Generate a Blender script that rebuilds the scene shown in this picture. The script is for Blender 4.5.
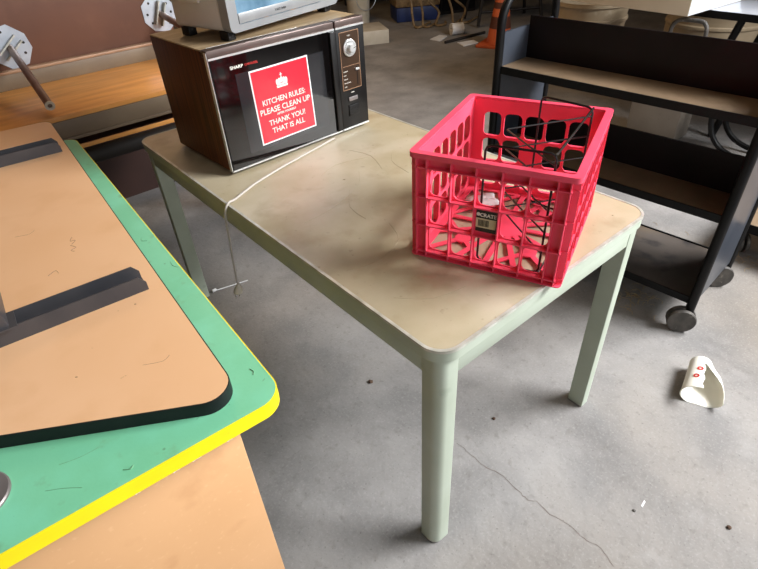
import bpy, bmesh, math, random
from mathutils import Matrix, Vector, Euler
random.seed(7)
S = bpy.context.scene
for o in list(bpy.data.objects): bpy.data.objects.remove(o)
COL = S.collection
PI = math.pi
R = math.radians

# ------------------------------------------------------------------ camera
cd = bpy.data.cameras.new('camera'); cam = bpy.data.objects.new('camera', cd); COL.objects.link(cam)
cam.matrix_world = Matrix(((0.7578, 0.4245, -0.4955, -0.5129), (-0.6508, 0.4368, -0.6210, -0.4708),
                           (-0.0472, 0.7931, 0.6073, 1.4528), (0, 0, 0, 1)))
cd.sensor_width = 36; cd.sensor_fit = 'HORIZONTAL'; cd.lens = 36*527.16/758; cd.clip_start = .02
S.camera = cam
# ------------------------------------------------------------------ world and lights
w = bpy.data.worlds.new('world'); S.world = w; w.use_nodes = True
bg = w.node_tree.nodes['Background']; bg.inputs[0].default_value = (.80, .88, 1, 1); bg.inputs[1].default_value = .16
def area(name, loc, tgt, sx, sy, power, col, spread=PI):
    l = bpy.data.lights.new(name, 'AREA'); l.shape = 'RECTANGLE'; l.size = sx; l.size_y = sy; l.energy = power; l.color = col; l.spread = spread
    o = bpy.data.objects.new(name, l); COL.objects.link(o); o.location = loc
    o.rotation_euler = (Vector(tgt)-Vector(loc)).to_track_quat('-Z', 'Y').to_euler(); return o
area('added_key_light_below_ceiling', (2.9, -1.7, 3.3), (.1, .55, .4), 2.4, 1.8, 295, (.95, .975, 1), R(128))  # added key light, hung under the ceiling to darken the floor below the table
area('daylight_from_the_front_opening', (.4, -3.35, 1.7), (.2, .6, .6), 4.5, 2.4, 42, (.93, .97, 1))
area('shop_ceiling_light', (1.6, 3.6, 3.2), (1.6, 3.4, 0), 2.2, 1.0, 30, (1, .66, .34))
S.view_settings.view_transform = 'Standard'; S.view_settings.look = 'None'; S.view_settings.gamma = 1
S.view_settings.exposure = .55; S.view_settings.use_curve_mapping = False

# ------------------------------------------------------------------ materials
def lin(c): return tuple((v/12.92 if v <= .04045 else ((v+.055)/1.055)**2.4) for v in [x/255 for x in c])
def mat(name, c, rough=.5, metal=0, c2=None, scale=8, stretch=(1, 1, 1), lo=.35, hi=.65, detail=6, bump=0, bscale=None, coat=0,
        spots=None, rvar=0, glass=False, ior=None, spec=None):
    m = bpy.data.materials.new(name); m.use_nodes = True; nt = m.node_tree; N = nt.nodes; L = nt.links
    b = N['Principled BSDF']; b.inputs['Roughness'].default_value = rough; b.inputs['Metallic'].default_value = metal
    b.inputs['Coat Weight'].default_value = coat; b.inputs['Coat Roughness'].default_value = .08
    if spec is not None: b.inputs['Specular IOR Level'].default_value = spec
    c = lin(c)+(1,)
    b.inputs['Base Color'].default_value = c
    if glass: b.inputs['Transmission Weight'].default_value = 1
    tc = N.new('ShaderNodeTexCoord'); mp = N.new('ShaderNodeMapping'); mp.inputs['Scale'].default_value = stretch
    L.new(tc.outputs['Object'], mp.inputs['Vector'])
    nz = N.new('ShaderNodeTexNoise'); nz.inputs['Scale'].default_value = scale; nz.inputs['Detail'].default_value = detail
    L.new(mp.outputs[0], nz.inputs['Vector'])
    out = None
    if c2:
        rp = N.new('ShaderNodeValToRGB'); rp.color_ramp.elements[0].position = lo; rp.color_ramp.elements[1].position = hi
        rp.color_ramp.elements[0].color = c; rp.color_ramp.elements[1].color = lin(c2)+(1,)
        L.new(nz.outputs['Fac'], rp.inputs[0]); out = rp.outputs[0]
    for sp in (spots or []):    # (colour, scale, threshold lo, hi, strength)
        n2 = N.new('ShaderNodeTexNoise'); n2.inputs['Scale'].default_value = sp[1]; n2.inputs['Detail'].default_value = 5
        L.new(tc.outputs['Object'], n2.inputs['Vector'])
        r2 = N.new('ShaderNodeMapRange'); r2.inputs[1].default_value = sp[2]; r2.inputs[2].default_value = sp[3]; r2.inputs[4].default_value = sp[4]
        L.new(n2.outputs['Fac'], r2.inputs[0])
        mx = N.new('ShaderNodeMix'); mx.data_type = 'RGBA'; L.new(r2.outputs[0], mx.inputs[0])
        if out: L.new(out, mx.inputs[6])
        else: mx.inputs[6].default_value = c
        mx.inputs[7].default_value = lin(sp[0])+(1,); out = mx.outputs[2]
    if out: L.new(out, b.inputs['Base Color'])
    if rvar:
        mr = N.new('ShaderNodeMapRange'); mr.inputs[3].default_value = max(0, rough-rvar); mr.inputs[4].default_value = min(1, rough+rvar)
        L.new(nz.outputs['Fac'], mr.inputs[0]); L.new(mr.outputs[0], b.inputs['Roughness'])
    if bump:
        bp = N.new('ShaderNodeBump'); bp.inputs['Strength'].default_value = bump; bp.inputs['Distance'].default_value = .004
        if bscale:
            n3 = N.new('ShaderNodeTexNoise'); n3.inputs['Scale'].default_value = bscale; n3.inputs['Detail'].default_value = 4
            L.new(tc.outputs['Object'], n3.inputs['Vector']); L.new(n3.outputs['Fac'], bp.inputs['Height'])
        else: L.new(nz.outputs['Fac'], bp.inputs['Height'])
        L.new(bp.outputs[0], b.inputs['Normal'])
    return m
M = {}
M['concrete'] = mat('concrete', (122, 119, 117), .8, c2=(150, 146, 143), scale=3.6, detail=10, bump=.5, bscale=45,
                    spots=[((116, 102, 84), .9, .48, .75, .7), ((92, 88, 86), 2.2, .56, .75, .45), ((160, 156, 152), 9, .55, .75, .35), ((164, 160, 156), 130, .54, .7, .35), ((98, 92, 86), 34, .58, .76, .4), ((88, 82, 76), 110, .62, .75, .6)])
M['wall'] = mat('painted_block_wall', (76, 64, 52), .85, c2=(88, 76, 62), scale=2)
M['ceiling'] = mat('ceiling_paint', (150, 142, 130), .9, c2=(160, 150, 138), scale=2)
M['laminate'] = mat('worn_tan_laminate', (186, 173, 147), .42, c2=(168, 153, 123), scale=5, detail=9, rvar=.1,
                    spots=[((208, 194, 174), 3, .5, .72, .6), ((146, 124, 92), 9, .56, .75, .6), ((128, 110, 88), 55, .66, .78, .6)], bump=.05, bscale=200)
M['green_paint'] = mat('sage_green_paint', (178, 186, 170), .42, c2=(168, 176, 158), scale=6, spots=[((112, 120, 100), 14, .66, .8, .5)])
M['rim_metal'] = mat('aluminium_trim', (206, 204, 194), .35, metal=.3, c2=(176, 174, 160), scale=30)
M['wood_side'] = mat('dark_walnut_veneer', (98, 50, 22), .48, c2=(54, 28, 12), scale=7, stretch=(16, 16, .5), detail=8, spec=.3)
M['mw_top'] = mat('dusty_sheen_top', (176, 152, 118), .45, c2=(154, 130, 98), scale=8, stretch=(1, 5, 1))  # woodgrain laminate lightened for both dust and reflected light
M['black_glass'] = mat('black_glass', (10, 8, 8), .06, coat=.5)
M['window_glass'] = mat('smoky_window_glass', (38, 38, 40), .05, coat=.3)
M['black_plastic'] = mat('black_plastic', (16, 14, 14), .4, c2=(24, 22, 21), scale=20, spec=.3)
M['chrome'] = mat('chrome', (226, 226, 224), .3, metal=.55, c2=(208, 208, 206), scale=30)
M['brown_metal'] = mat('bronze_grey_trim', (112, 96, 90), .35, metal=.55, c2=(96, 82, 78), scale=12, stretch=(1, 30, 1))
M['panel_brown'] = mat('brown_control_face', (58, 40, 26), .35, c2=(50, 34, 22), scale=10)
M['white_ink'] = mat('pale_print', (228, 224, 214), .5)
M['red_ink'] = mat('red_print', (190, 40, 34), .5)
M['sticker_red'] = mat('glossy_red_paper', (226, 32, 52), .28, c2=(218, 28, 48), scale=6, coat=.4)
M['silver_plastic'] = mat('silver_grey_plastic', (158, 158, 158), .36, metal=.35, c2=(148, 148, 148), scale=14)
M['white_enamel'] = mat('white_enamel', (212, 202, 192), .4, c2=(202, 190, 178), scale=5)
M['oven_glass'] = mat('oven_glass', (70, 100, 120), .05, c2=(120, 150, 170), scale=9, coat=.5, spots=[((220, 150, 70), 12, .6, .7, .8)])  # blue and orange reflections painted into the glass colour
M['cord'] = mat('grey_cord', (176, 168, 158), .5)
M['green_top'] = mat('green_laminate', (122, 196, 156), .4, c2=(112, 186, 144), scale=4, detail=9, rvar=.1, bump=.04, bscale=150,
                     spots=[((126, 206, 172), 9, .5, .7, .6), ((110, 150, 108), 26, .62, .78, .6), ((70, 92, 70), 70, .72, .8, .7)])
M['yellow_edge'] = mat('yellow_edge_band', (250, 226, 10), .4, c2=(244, 214, 6), scale=12, spots=[((214, 170, 60), 40, .7, .78, .7)])
M['tan_board'] = mat('tan_backer_board', (220, 172, 128), .48, c2=(226, 180, 138), scale=3, detail=8,
                     spots=[((208, 158, 112), 7, .55, .75, .5), ((150, 108, 72), 90, .74, .8, .7)])
M['tan_speck'] = mat('speckled_tan_board', (210, 162, 116), .5, c2=(204, 156, 110), scale=4, detail=8,
                     spots=[((222, 178, 134), 90, .62, .72, .4), ((186, 136, 92), 14, .6, .75, .4)])
M['black_edge'] = mat('black_edge_band', (18, 19, 22), .5, c2=(24, 25, 28), scale=20, spec=.25, spots=[((70, 66, 60), 30, .7, .8, .6)])
M['dark_steel'] = mat('dark_grey_steel', (62, 62, 66), .42, metal=.3, c2=(74, 72, 74), scale=12)
M['steel'] = mat('dull_steel', (150, 142, 140), .35, metal=.6, c2=(130, 122, 120), scale=10)
M['galv'] = mat('galvanised_plate', (200, 206, 214), .38, metal=.55, c2=(176, 182, 192), scale=14)
M['leg_steel'] = mat('bronze_steel_leg', (150, 126, 112), .3, metal=.75, c2=(120, 98, 84), scale=12)
M['orange_top'] = mat('honey_laminate', (232, 162, 84), .42, c2=(208, 138, 64), scale=4, stretch=(1, 6, 1), detail=8)
M['beige_edge'] = mat('beige_grey_edge', (124, 106, 84), .5, c2=(114, 96, 76), scale=8)
M['tan_bead'] = mat('pale_wood_bead', (168, 130, 100), .5, c2=(152, 116, 88), scale=20)
M['brown_under'] = mat('brown_hardboard', (104, 66, 48), .5, c2=(90, 56, 40), scale=3, detail=9, rvar=.1, spots=[((116, 78, 58), 8, .55, .75, .5)])
M['maroon'] = mat('dark_brown_hardboard', (64, 38, 30), .6, c2=(52, 30, 24), scale=3)
M['crate'] = mat('red_crate_plastic', (240, 72, 98), .42, c2=(243, 84, 110), scale=6, bump=.04, bscale=120)
M['wire'] = mat('black_wire', (8, 8, 8), .35)
M['wire_shiny'] = mat('worn_shiny_wire', (190, 190, 186), .2, metal=1)
M['paper'] = mat('white_paper', (232, 230, 228), .6, c2=(220, 218, 218), scale=12, bump=.2)
M['label_cup'] = mat('cream_paper', (238, 234, 222), .6)
M['label_black'] = mat('black_label', (20, 18, 20), .4)
M['label_cream'] = mat('cream_label', (210, 196, 160), .5)
M['cart_black'] = mat('black_cart_steel', (13, 12, 13), .42, c2=(20, 19, 19), scale=12, spec=.2, spots=[((70, 64, 58), 26, .7, .8, .5)])
M['cart_blue'] = mat('blue_black_panel', (54, 58, 66), .28, c2=(64, 67, 74), scale=5, spots=[((120, 120, 124), 18, .66, .8, .5)])
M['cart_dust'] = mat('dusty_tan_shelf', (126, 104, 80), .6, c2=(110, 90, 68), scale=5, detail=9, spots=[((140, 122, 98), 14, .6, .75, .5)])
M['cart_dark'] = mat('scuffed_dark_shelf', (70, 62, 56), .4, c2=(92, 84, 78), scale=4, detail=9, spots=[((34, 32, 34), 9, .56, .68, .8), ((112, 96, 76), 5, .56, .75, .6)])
M['divider'] = mat('dark_divider', (20, 15, 15), .45, c2=(28, 20, 21), scale=6, spec=.2)
M['rubber'] = mat('grey_rubber', (86, 80, 74), .6, c2=(60, 56, 52), scale=30, spots=[((130, 122, 112), 40, .6, .7, .7)])
M['card'] = mat('cream_cardboard', (222, 204, 178), .6, c2=(214, 196, 170), scale=4)
M['card_skylit'] = mat('skylit_cardboard', (214, 220, 226), .5)  # carton card with bluish sky light put into its colour
M['drum'] = mat('beige_drum_plastic', (176, 156, 128), .55, c2=(160, 140, 112), scale=5, spots=[((196, 180, 156), 14, .6, .75, .6)])
M['glossy_grey'] = mat('pale_glossy_top', (206, 206, 212), .2, c2=(190, 190, 196), scale=4, coat=.5)
M['grey_box'] = mat('grey_steel_cabinet', (140, 130, 118), .5, c2=(128, 118, 106), scale=6, spots=[((100, 90, 80), 30, .65, .75, .5)])
M['white_plastic'] = mat('white_bucket_plastic', (206, 196, 180), .5, c2=(190, 180, 160), scale=8)
M['blue_tub'] = mat('blue_plastic', (34, 52, 104), .5)
M['hose'] = mat('tan_cable', (150, 124, 88), .6, c2=(110, 90, 64), scale=30)
M['dark_metal'] = mat('very_dark_metal', (26, 22, 20), .6, c2=(38, 32, 28), scale=6)
M['cone'] = mat('orange_cone_rubber', (204, 96, 50), .6, c2=(176, 78, 40), scale=8)
M['cone_dark'] = mat('dirty_cone_collar', (90, 48, 32), .7)
M['dirt'] = mat('brown_crumbs', (70, 50, 40), .9, c2=(92, 70, 52), scale=60)
M['straw'] = mat('dry_straw', (168, 142, 100), .8)
M['crack'] = mat('crack_dirt', (104, 90, 82), .95)
M['yellow_panel'] = mat('yellow_wood', (200, 160, 90), .6)

# ------------------------------------------------------------------ mesh helpers
def T(x=0, y=0, z=0): return Matrix.Translation((x, y, z))
def RZ(a): return Matrix.Rotation(a, 4, 'Z')
def RX(a): return Matrix.Rotation(a, 4, 'X')
def RY(a): return Matrix.Rotation(a, 4, 'Y')
def nb(): return bmesh.new()
def box(bm, x0, x1, y0, y1, z0, z1, m=None, bev=0, seg=2):
    r = bmesh.ops.create_cube(bm, size=1)
    mm = T((x0+x1)/2, (y0+y1)/2, (z0+z1)/2) @ Matrix.Diagonal((abs(x1-x0), abs(y1-y0), abs(z1-z0), 1))
    if m: mm = m @ mm
    vs = r['verts']; bmesh.ops.transform(bm, matrix=mm, verts=vs)
    if bev:
        es = list({e for v in vs for e in v.link_edges})
        bmesh.ops.bevel(bm, geom=es, offset=bev, segments=seg, affect='EDGES', profile=.5)
    return bm
def prism(bm, poly, z0, z1, m=None, cap=True, smooth=False):
    m = m or Matrix()
    a = [bm.verts.new(m @ Vector((p[0], p[1], z0))) for p in poly]
    b = [bm.verts.new(m @ Vector((p[0], p[1], z1))) for p in poly]
    n = len(poly)
    for i in range(n):
        f = bm.faces.new((a[i], a[(i+1) % n], b[(i+1) % n], b[i])); f.smooth = smooth
    if cap: bm.faces.new(a[::-1]); bm.faces.new(b)
    return bm
def rpoly(pts, rads, n=8):
    """polygon with rounded corners (counter-clockwise or clockwise)"""
    out = []; N = len(pts)
    for i, p in enumerate(pts):
        r = rads[i] if isinstance(rads, (list, tuple)) else rads
        P = Vector(p); A = Vector(pts[i-1]); B = Vector(pts[(i+1) % N])
        if r <= 0: out.append(tuple(P)); continue
        u = (A-P).normalized(); v = (B-P).normalized(); ang = u.angle(v); d = r/math.tan(ang/2)
        c = P+(u+v).normalized()*(r/math.sin(ang/2))
        s = P+u*d-c; e = P+v*d-c
        a0 = math.atan2(s.y, s.x); a1 = math.atan2(e.y, e.x); da = (a1-a0+PI) % (2*PI)-PI
        for k in range(n+1): out.append((c.x+r*math.cos(a0+da*k/n), c.y+r*math.sin(a0+da*k/n)))
    return out
def inset(poly, d):
    """move a convex ccw polygon's points inwards by d"""
    n = len(poly); out = []
    for i in range(n):
        a = Vector(poly[i-1]); p = Vector(poly[i]); b = Vector(poly[(i+1) % n])
        t1 = (p-a); t2 = (b-p)
        n1 = Vector((-t1.y, t1.x)).normalized() if t1.length > 1e-7 else Vector((0, 0)); n2 = Vector((-t2.y, t2.x)).normalized() if t2.length > 1e-7 else n1
        nn = (n1+n2); nn = nn.normalized() if nn.length > 1e-6 else n2
        k = max(.5, nn.dot(n2)); q = p+nn*d/k; out.append((q.x, q.y))
    return out
def ring(bm, outer, inner, z0, z1, m=None):
    m = m or Matrix(); n = len(outer)
    V = [[bm.verts.new(m @ Vector((p[0], p[1], z))) for p in poly] for poly, z in ((outer, z0), (outer, z1), (inner, z1), (inner, z0))]
    for k in range(4):
        A = V[k]; B = V[(k+1) % 4]
        for i in range(n):
            j = (i+1) % n; bm.faces.new((A[i], A[j], B[j], B[i]))
    return bm
def tube(bm, pts, r, n=10, closed=False, caps=True, ry=None, m=None):
    pts = [Vector(p) for p in pts]; 
    if m: pts = [m @ p for p in pts]
    N = len(pts); rings = []; prev = None
    for i in range(N):
        if closed: t = (pts[(i+1) % N]-pts[i-1]).normalized()
        else: t = (pts[min(i+1, N-1)]-pts[max(i-1, 0)]).normalized()
        if prev is None:
            u = t.orthogonal().normalized()
            if abs(t.z) < .9: u = (Vector((0, 0, 1))-t*t.z).normalized()
            elif abs(t.x) < .9: u = (Vector((1, 0, 0))-t*t.x).normalized()
        else: u = (prev-t*prev.dot(t)).normalized()
        prev = u; v = t.cross(u); rr = r[i] if isinstance(r, (list, tuple)) else r
        rings.append([bm.verts.new(pts[i]+u*rr*math.cos(2*PI*k/n)+v*(ry or rr)*math.sin(2*PI*k/n)) for k in range(n)])
    for i in range(N if closed else N-1):
        A = rings[i]; B = rings[(i+1) % N]
        for k in range(n):
            f = bm.faces.new((A[k], A[(k+1) % n], B[(k+1) % n], B[k])); f.smooth = True
    if caps and not closed: bm.faces.new(rings[0][::-1]); bm.faces.new(rings[-1])
    return bm
def lathe(bm, prof, n=32, m=None, sx=1, sy=1, smooth=True):
    m = m or Matrix(); rings = []
    for r, z in prof:
        if r < 1e-6: rings.append([bm.verts.new(m @ Vector((0, 0, z)))])
        else: rings.append([bm.verts.new(m @ Vector((r*sx*math.cos(2*PI*k/n), r*sy*math.sin(2*PI*k/n), z))) for k in range(n)])
    for A, B in zip(rings, rings[1:]):
        for k in range(n):
            j = (k+1) % n
            if len(A) == 1 and len(B) == 1: continue
            if len(A) == 1: f = bm.faces.new((A[0], B[j], B[k]))
            elif len(B) == 1: f = bm.faces.new((A[k], A[j], B[0]))
            else: f = bm.faces.new((A[k], A[j], B[j], B[k]))
            f.smooth = smooth
    return bm
def smooth_path(pts, k=6, closed=False):
    P = [Vector(p) for p in pts]; N = len(P); out = []
    rng = range(N if closed else N-1)
    for i in rng:
        p0 = P[(i-1) % N] if closed else P[max(i-1, 0)]; p1 = P[i]; p2 = P[(i+1) % N]; p3 = P[(i+2) % N] if closed else P[min(i+2, N-1)]
        for s in range(k):
            t = s/k; out.append(.5*((2*p1)+(-p0+p2)*t+(2*p0-5*p1+4*p2-p3)*t*t+(-p0+3*p1-3*p2+p3)*t**3))
    if not closed: out.append(P[-1])
    return out
def obj(name, bm, m, parent=None, **kw):
    bmesh.ops.recalc_face_normals(bm, faces=bm.faces)
    for e in bm.edges:
        if len(e.link_faces) == 2: e.smooth = e.calc_face_angle(0) < R(32)
    for f in bm.faces: f.smooth = True
    me = bpy.data.meshes.new(name); bm.to_mesh(me); bm.free()
    for mm in (m if isinstance(m, list) else [m]): me.materials.append(mm)
    o = bpy.data.objects.new(name, me); COL.objects.link(o)
    if parent: o.parent = parent
    for k, v in kw.items(): o[k] = v
    return o
def thing(name, label, cat, loc=(0, 0, 0), rz=0, group=None):
    o = bpy.data.objects.new(name, None); COL.objects.link(o); o.empty_display_size = .05
    o.location = loc; o.rotation_euler = (0, 0, rz); o['label'] = label; o['category'] = cat
    if group: o['group'] = group
    return o
def tag(o, label, cat, group=None, loc=None, rz=None):
    o['label'] = label; o['category'] = cat
    if group: o['group'] = group
    if loc is not None: o.location = loc
    if rz is not None: o.rotation_euler = (0, 0, rz)
    return o
def text(body, size, m, mtl, parent, name='lettering', bold=.0, ext=.0004, align='CENTER', sx=1):
    cu = bpy.data.curves.new('tmp', 'FONT'); cu.body = body; cu.size = size; cu.align_x = align; cu.extrude = ext; cu.offset = bold
    cu.resolution_u = 3
    to = bpy.data.objects.new('tmp', cu); COL.objects.link(to)
    dg = bpy.context.evaluated_depsgraph_get(); me = bpy.data.meshes.new_from_object(to.evaluated_get(dg))
    bpy.data.objects.remove(to); me.transform(m @ Matrix.Diagonal((sx, 1, 1, 1))); me.name = name; me.materials.clear(); me.materials.append(mtl)
    o = bpy.data.objects.new(name, me); COL.objects.link(o)
    if parent: o.parent = parent
    return o
def struct(name, bm, m): return obj(name, bm, m, kind='structure')

# ------------------------------------------------------------------ the room
XL, XR, YB, YF, HC = -2.6, 7.6, 6.9, -3.4, 3.4
fl = struct('floor', box(nb(), XL-.5, XR+.5, YF-3, YB+.5, -.1, 0), M['concrete'])
struct('wall_back', box(nb(), XL-.2, XR+.2, YB, YB+.2, 0, HC), M['wall'])
struct('wall_left', box(nb(), XL-.2, XL, YF, YB, 0, HC), M['wall'])
struct('wall_right', box(nb(), XR, XR+.2, YF, YB, 0, HC), M['wall'])
struct('ceiling', box(nb(), XL-.2, XR+.2, YF, YB+.2, HC, HC+.15), M['ceiling'])
# crack in the slab, a thin dirt-filled line
crack = [(.305, .199), (.307, .158), (.301, .108), (.304, .077), (.319, .037), (.316, -.002), (.313, -.044), (.309, -.071), (.326, -.094), (.319, -.139), (.333, -.197), (.330, -.246), (.342, -.277), (.333, -.308), (.323, -.337)]
bm = nb(); random.seed(3)
cp = []
for (a, b) in zip(crack, crack[1:]):
    for k in range(3):
        t = k/3; cp.append((a[0]+(b[0]-a[0])*t+random.uniform(-.003, .003), a[1]+(b[1]-a[1])*t+random.uniform(-.003, .003)))
cp.append(crack[-1]); L_ = []; R_ = []
for i, p in enumerate(cp):
    h = .0004+.0007*random.random(); L_.append(bm.verts.new((p[0]-h, p[1], .0006))); R_.append(bm.verts.new((p[0]+h, p[1]+h*.5, .0006)))
for i in range(len(cp)-1): bm.faces.new((L_[i], R_[i], R_[i+1], L_[i+1]))
obj('floor_crack', bm, M['crack'], fl)

# ------------------------------------------------------------------ main steel table
W, LN, H = .782, 1.543, .74
t = thing('steel_table', 'sage green steel table with worn tan top, carrying the microwave and red crate', 'table', (0, 0, 0)); t_main = t
outer = rpoly([(0, 0), (W, 0), (W, LN), (0, LN)], .055, 10); inn = inset(outer, .007)
obj('tabletop', prism(nb(), inn, H-.02, H+.0004), M['laminate'], t)
bm = ring(nb(), outer, inn, H-.006, H+.0012); obj('metal_trim', bm, M['rim_metal'], t)
bm = ring(nb(), inset(outer, .0015), inset(outer, .02), H-.030, H-.006); ring(bm, inset(outer, .004), inset(outer, .0215), H-.0335, H-.0301); obj('edge_band', bm, M['green_paint'], t)
d, lw, hz = .012, .053, .086
def apron(x0, x1, y0, y1): obj('apron', box(nb(), x0, x1, y0, y1, H-hz, H-.034, bev=.0015), M['green_paint'], t)
apron(d+lw, W-d-lw, d+.001, d+.021); apron(d+lw, W-d-lw, LN-d-.021, LN-d-.001)
apron(d+.001, d+.021, d+lw, LN-d-lw); apron(W-d-.021, W-d-.001, d+lw, LN-d-lw)
for sx in (0, 1):
    for sy in (0, 1):
        x0, x1 = (d, d+lw) if not sx else (W-d-lw, W-d); y0, y1 = (d, d+lw) if not sy else (LN-d-lw, LN-d)
        pts = [(x0, y0), (x1, y0), (x1, y1), (x0, y1)]
        oc = {(0, 0): 0, (1, 0): 1, (1, 1): 2, (0, 1): 3}[(sx, sy)]
        rr = [.0025]*4; rr[oc] = .026
        lg = obj('leg', prism(nb(), rpoly(pts, rr, 7), .006, H-.034), M['green_paint'], t)
        ft = obj('foot_cap', prism(nb(), inset(rpoly(pts, rr, 7), .002), 0, .0058), M['steel'], lg)

# ------------------------------------------------------------------ microwave (local frame: front left bottom corner)
MW = (.106, 1.002, H+.0005); mwa = R(2.5)
mw = thing('microwave', 'old brown woodgrain microwave with black glass door and a red kitchen notice', 'microwave', MW, mwa)
w_, dp, z0, z1 = .570, .358, .011, .366
obj('cabinet', box(nb(), 0, w_, .012, dp, z0, z1-.004, bev=.002), M['wood_side'], mw)
obj('top_panel', box(nb(), .001, w_-.001, .030, dp, z1-.0038, z1), M['mw_top'], mw)
bm = box(nb(), 0, .446, -.004, .030, z1-.022, z1+.001, bev=.003); obj('top_trim', bm, M['brown_metal'], mw)
bm = box(nb(), .450, w_, -.006, .030, z1-.022, z1+.001, bev=.003); obj('top_trim', bm, M['brown_metal'], mw)
bm = box(nb(), .001, .446, -.0062, -.0042, z1-.024, z1-.019); box(bm, .450, w_-.001, -.0082, -.0062, z1-.024, z1-.019)
box(bm, .001, .446, -.0072, -.004, z0+.001, z0+.0055); box(bm, .450, w_-.001, -.0082, -.004, z0+.001, z0+.0055)
box(bm, -.0015, .001, -.002, .012, z0, z1-.004)
box(bm, .02, .33, .0305, .0315, z1+.0002, z1+.0012)
obj('chrome_strip', bm, M['chrome'], mw)
dr = obj('door', box(nb(), .002, .445, -.004, .0119, z0+.006, z1-.024, bev=.001), M['black_plastic'], mw)
obj('door_glass', box(nb(), .004, .420, -.0058, -.0041, z0+.0066, z1-.0246), M['black_glass'], dr)
obj('door_window', box(nb(), .072, .392, -.0064, -.0059, .052, z1-.075), M['window_glass'], dr)
obj('door_handle', box(nb(), .4215, .444, -.014, -.0041, z0+.007, z1-.025, bev=.003), M['black_plastic'], dr)
MF = lambda x, z, y=-.0062: T(x, y, z) @ RX(PI/2)
text('SHARP', .0125, MF(.060, z1-.060), M['white_ink'], dr, 'lettering', .0002, align='LEFT', sx=1.15)
text('CAROUSEL', .0085, MF(.108, z1-.058), M['red_ink'], dr, 'lettering', .0001, align='LEFT', sx=1.05)
# notice taped to the door
NA = T(.2240, -.0068, .1775) @ RX(PI/2) @ RZ(R(1.0))
ns = obj('notice_sheet', box(nb(), -.107, .107, -.1135, .1135, 0, .0006, NA), M['paper'], mw, label='glossy red notice sheet with a white border and a small crown')
obj('red_field', box(nb(), -.1025, .1025, -.109, .109, .0007, .0010, NA), M['sticker_red'], ns)
for s_, sz, y_, wd in (('KITCHEN RULES:', .0235, .005, .93), ('PLEASE CLEAN UP', .0245, -.022, .97), ('AFTER YOURSELF', .0085, -.034, 1.1), ('THANK YOU!', .0235, -.060, .98), ('THAT IS ALL', .0235, -.086, .98)):
    text(s_, sz, NA @ T(0, y_, .0013), M['white_ink'], ns, 'lettering', .0002, ext=.0002, sx=wd)
bm = nb()
for a in (-.0165, -.0085, 0, .0085, .0165):
    prism(bm, [(a+q*math.cos(b)*1.0, .066-abs(a)*.25+q*1.9*math.sin(b)) for q, b in [(.0046, 2*PI*k/16) for k in range(16)]], .0011, .0015, NA)
prism(bm, [(-.019, .0445), (.019, .0445), (.021, .050), (-.021, .050)], .0011, .0016, NA); prism(bm, [(-.0185, .0515), (.0185, .0515), (.020, .056), (-.020, .056)], .0011, .0016, NA)
box(bm, -.0014, .0014, .0745, .087, .0011, .0016, NA); box(bm, -.0045, .0045, .080, .0825, .00112, .00162, NA)
obj('crown_emblem', bm, M['white_ink'], ns)
# controls
cp_ = obj('control_panel', box(nb(), .450, w_-.001, -.006, .0119, z0+.006, z1-.024, bev=.001), M['black_plastic'], mw)
bm = box(nb(), .463, .543, -.0072, -.0061, .148, .330); obj('brown_face', bm, M['panel_brown'], cp_)
bm = nb()
for (a, b, c, e) in ((.462, .544, .147, .1485), (.462, .544, .3295, .331), (.462, .4635, .147, .331), (.5425, .544, .147, .331), (.468, .538, .2235, .2246)):
    box(bm, a, b, -.0078, -.0073, c, e)
obj('frame_line', bm, M['tan_bead'], cp_)
K = T(.5015, -.0074, .280) @ RX(PI/2)
dl = obj('timer_dial', lathe(nb(), [(0, 0), (.027, 0), (.027, .004), (.024, .006), (.013, .006), (.0125, .016), (.011, .018), (0, .018)], 40, K), M['chrome'], cp_)
bm = nb()
for k in range(24):
    a = k/24*2*PI; box(bm, .019, .0225, -.0004, .0004, .0062, .0066, K @ RZ(a))
box(bm, .003, .026, -.0009, .0009, .0181, .0187, K @ RZ(R(12))); obj('dial_marks', bm, M['black_plastic'], dl)
for i in range(5):
    text(['DEFROST', 'LOW', 'MEDIUM', 'MEDIUM HIGH', 'HIGH'][4-i], .0045, MF(.469, .1565+i*.0125, -.0076), M['white_ink'], cp_, align='LEFT')
text('TIMER', .005, MF(.5015, .3155, -.0076), M['white_ink'], cp_)
sl = obj('slide_slot', box(nb(), .527, .530, -.0078, -.0073, .156, .216), M['black_plastic'], cp_)
obj('slide_lever', box(nb(), .521, .537, -.0125, -.0079, .205, .212, bev=.001), M['chrome'], cp_)
text('COOK', .005, MF(.503, .134, -.0066), M['white_ink'], cp_)
obj('start_button', box(nb(), .482, .522, -.011, -.0061, .108, .122, bev=.002), M['steel'], cp_)
bm = box(nb(), .480, .526, -.010, -.0061, .056, .094, bev=.002)
for k in range(3): box(bm, .484, .522, -.0108, -.0101, .062+k*.011, .064+k*.011)
obj('door_button', bm, M['black_plastic'], cp_)
for x in (.03, w_-.03):
    for y in (.04, dp-.03): obj('foot', lathe(nb(), [(0, 0), (.012, 0), (.012, .0108), (0, .0108)], 16, T(x, y, 0)), M['black_plastic'], mw)

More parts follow.
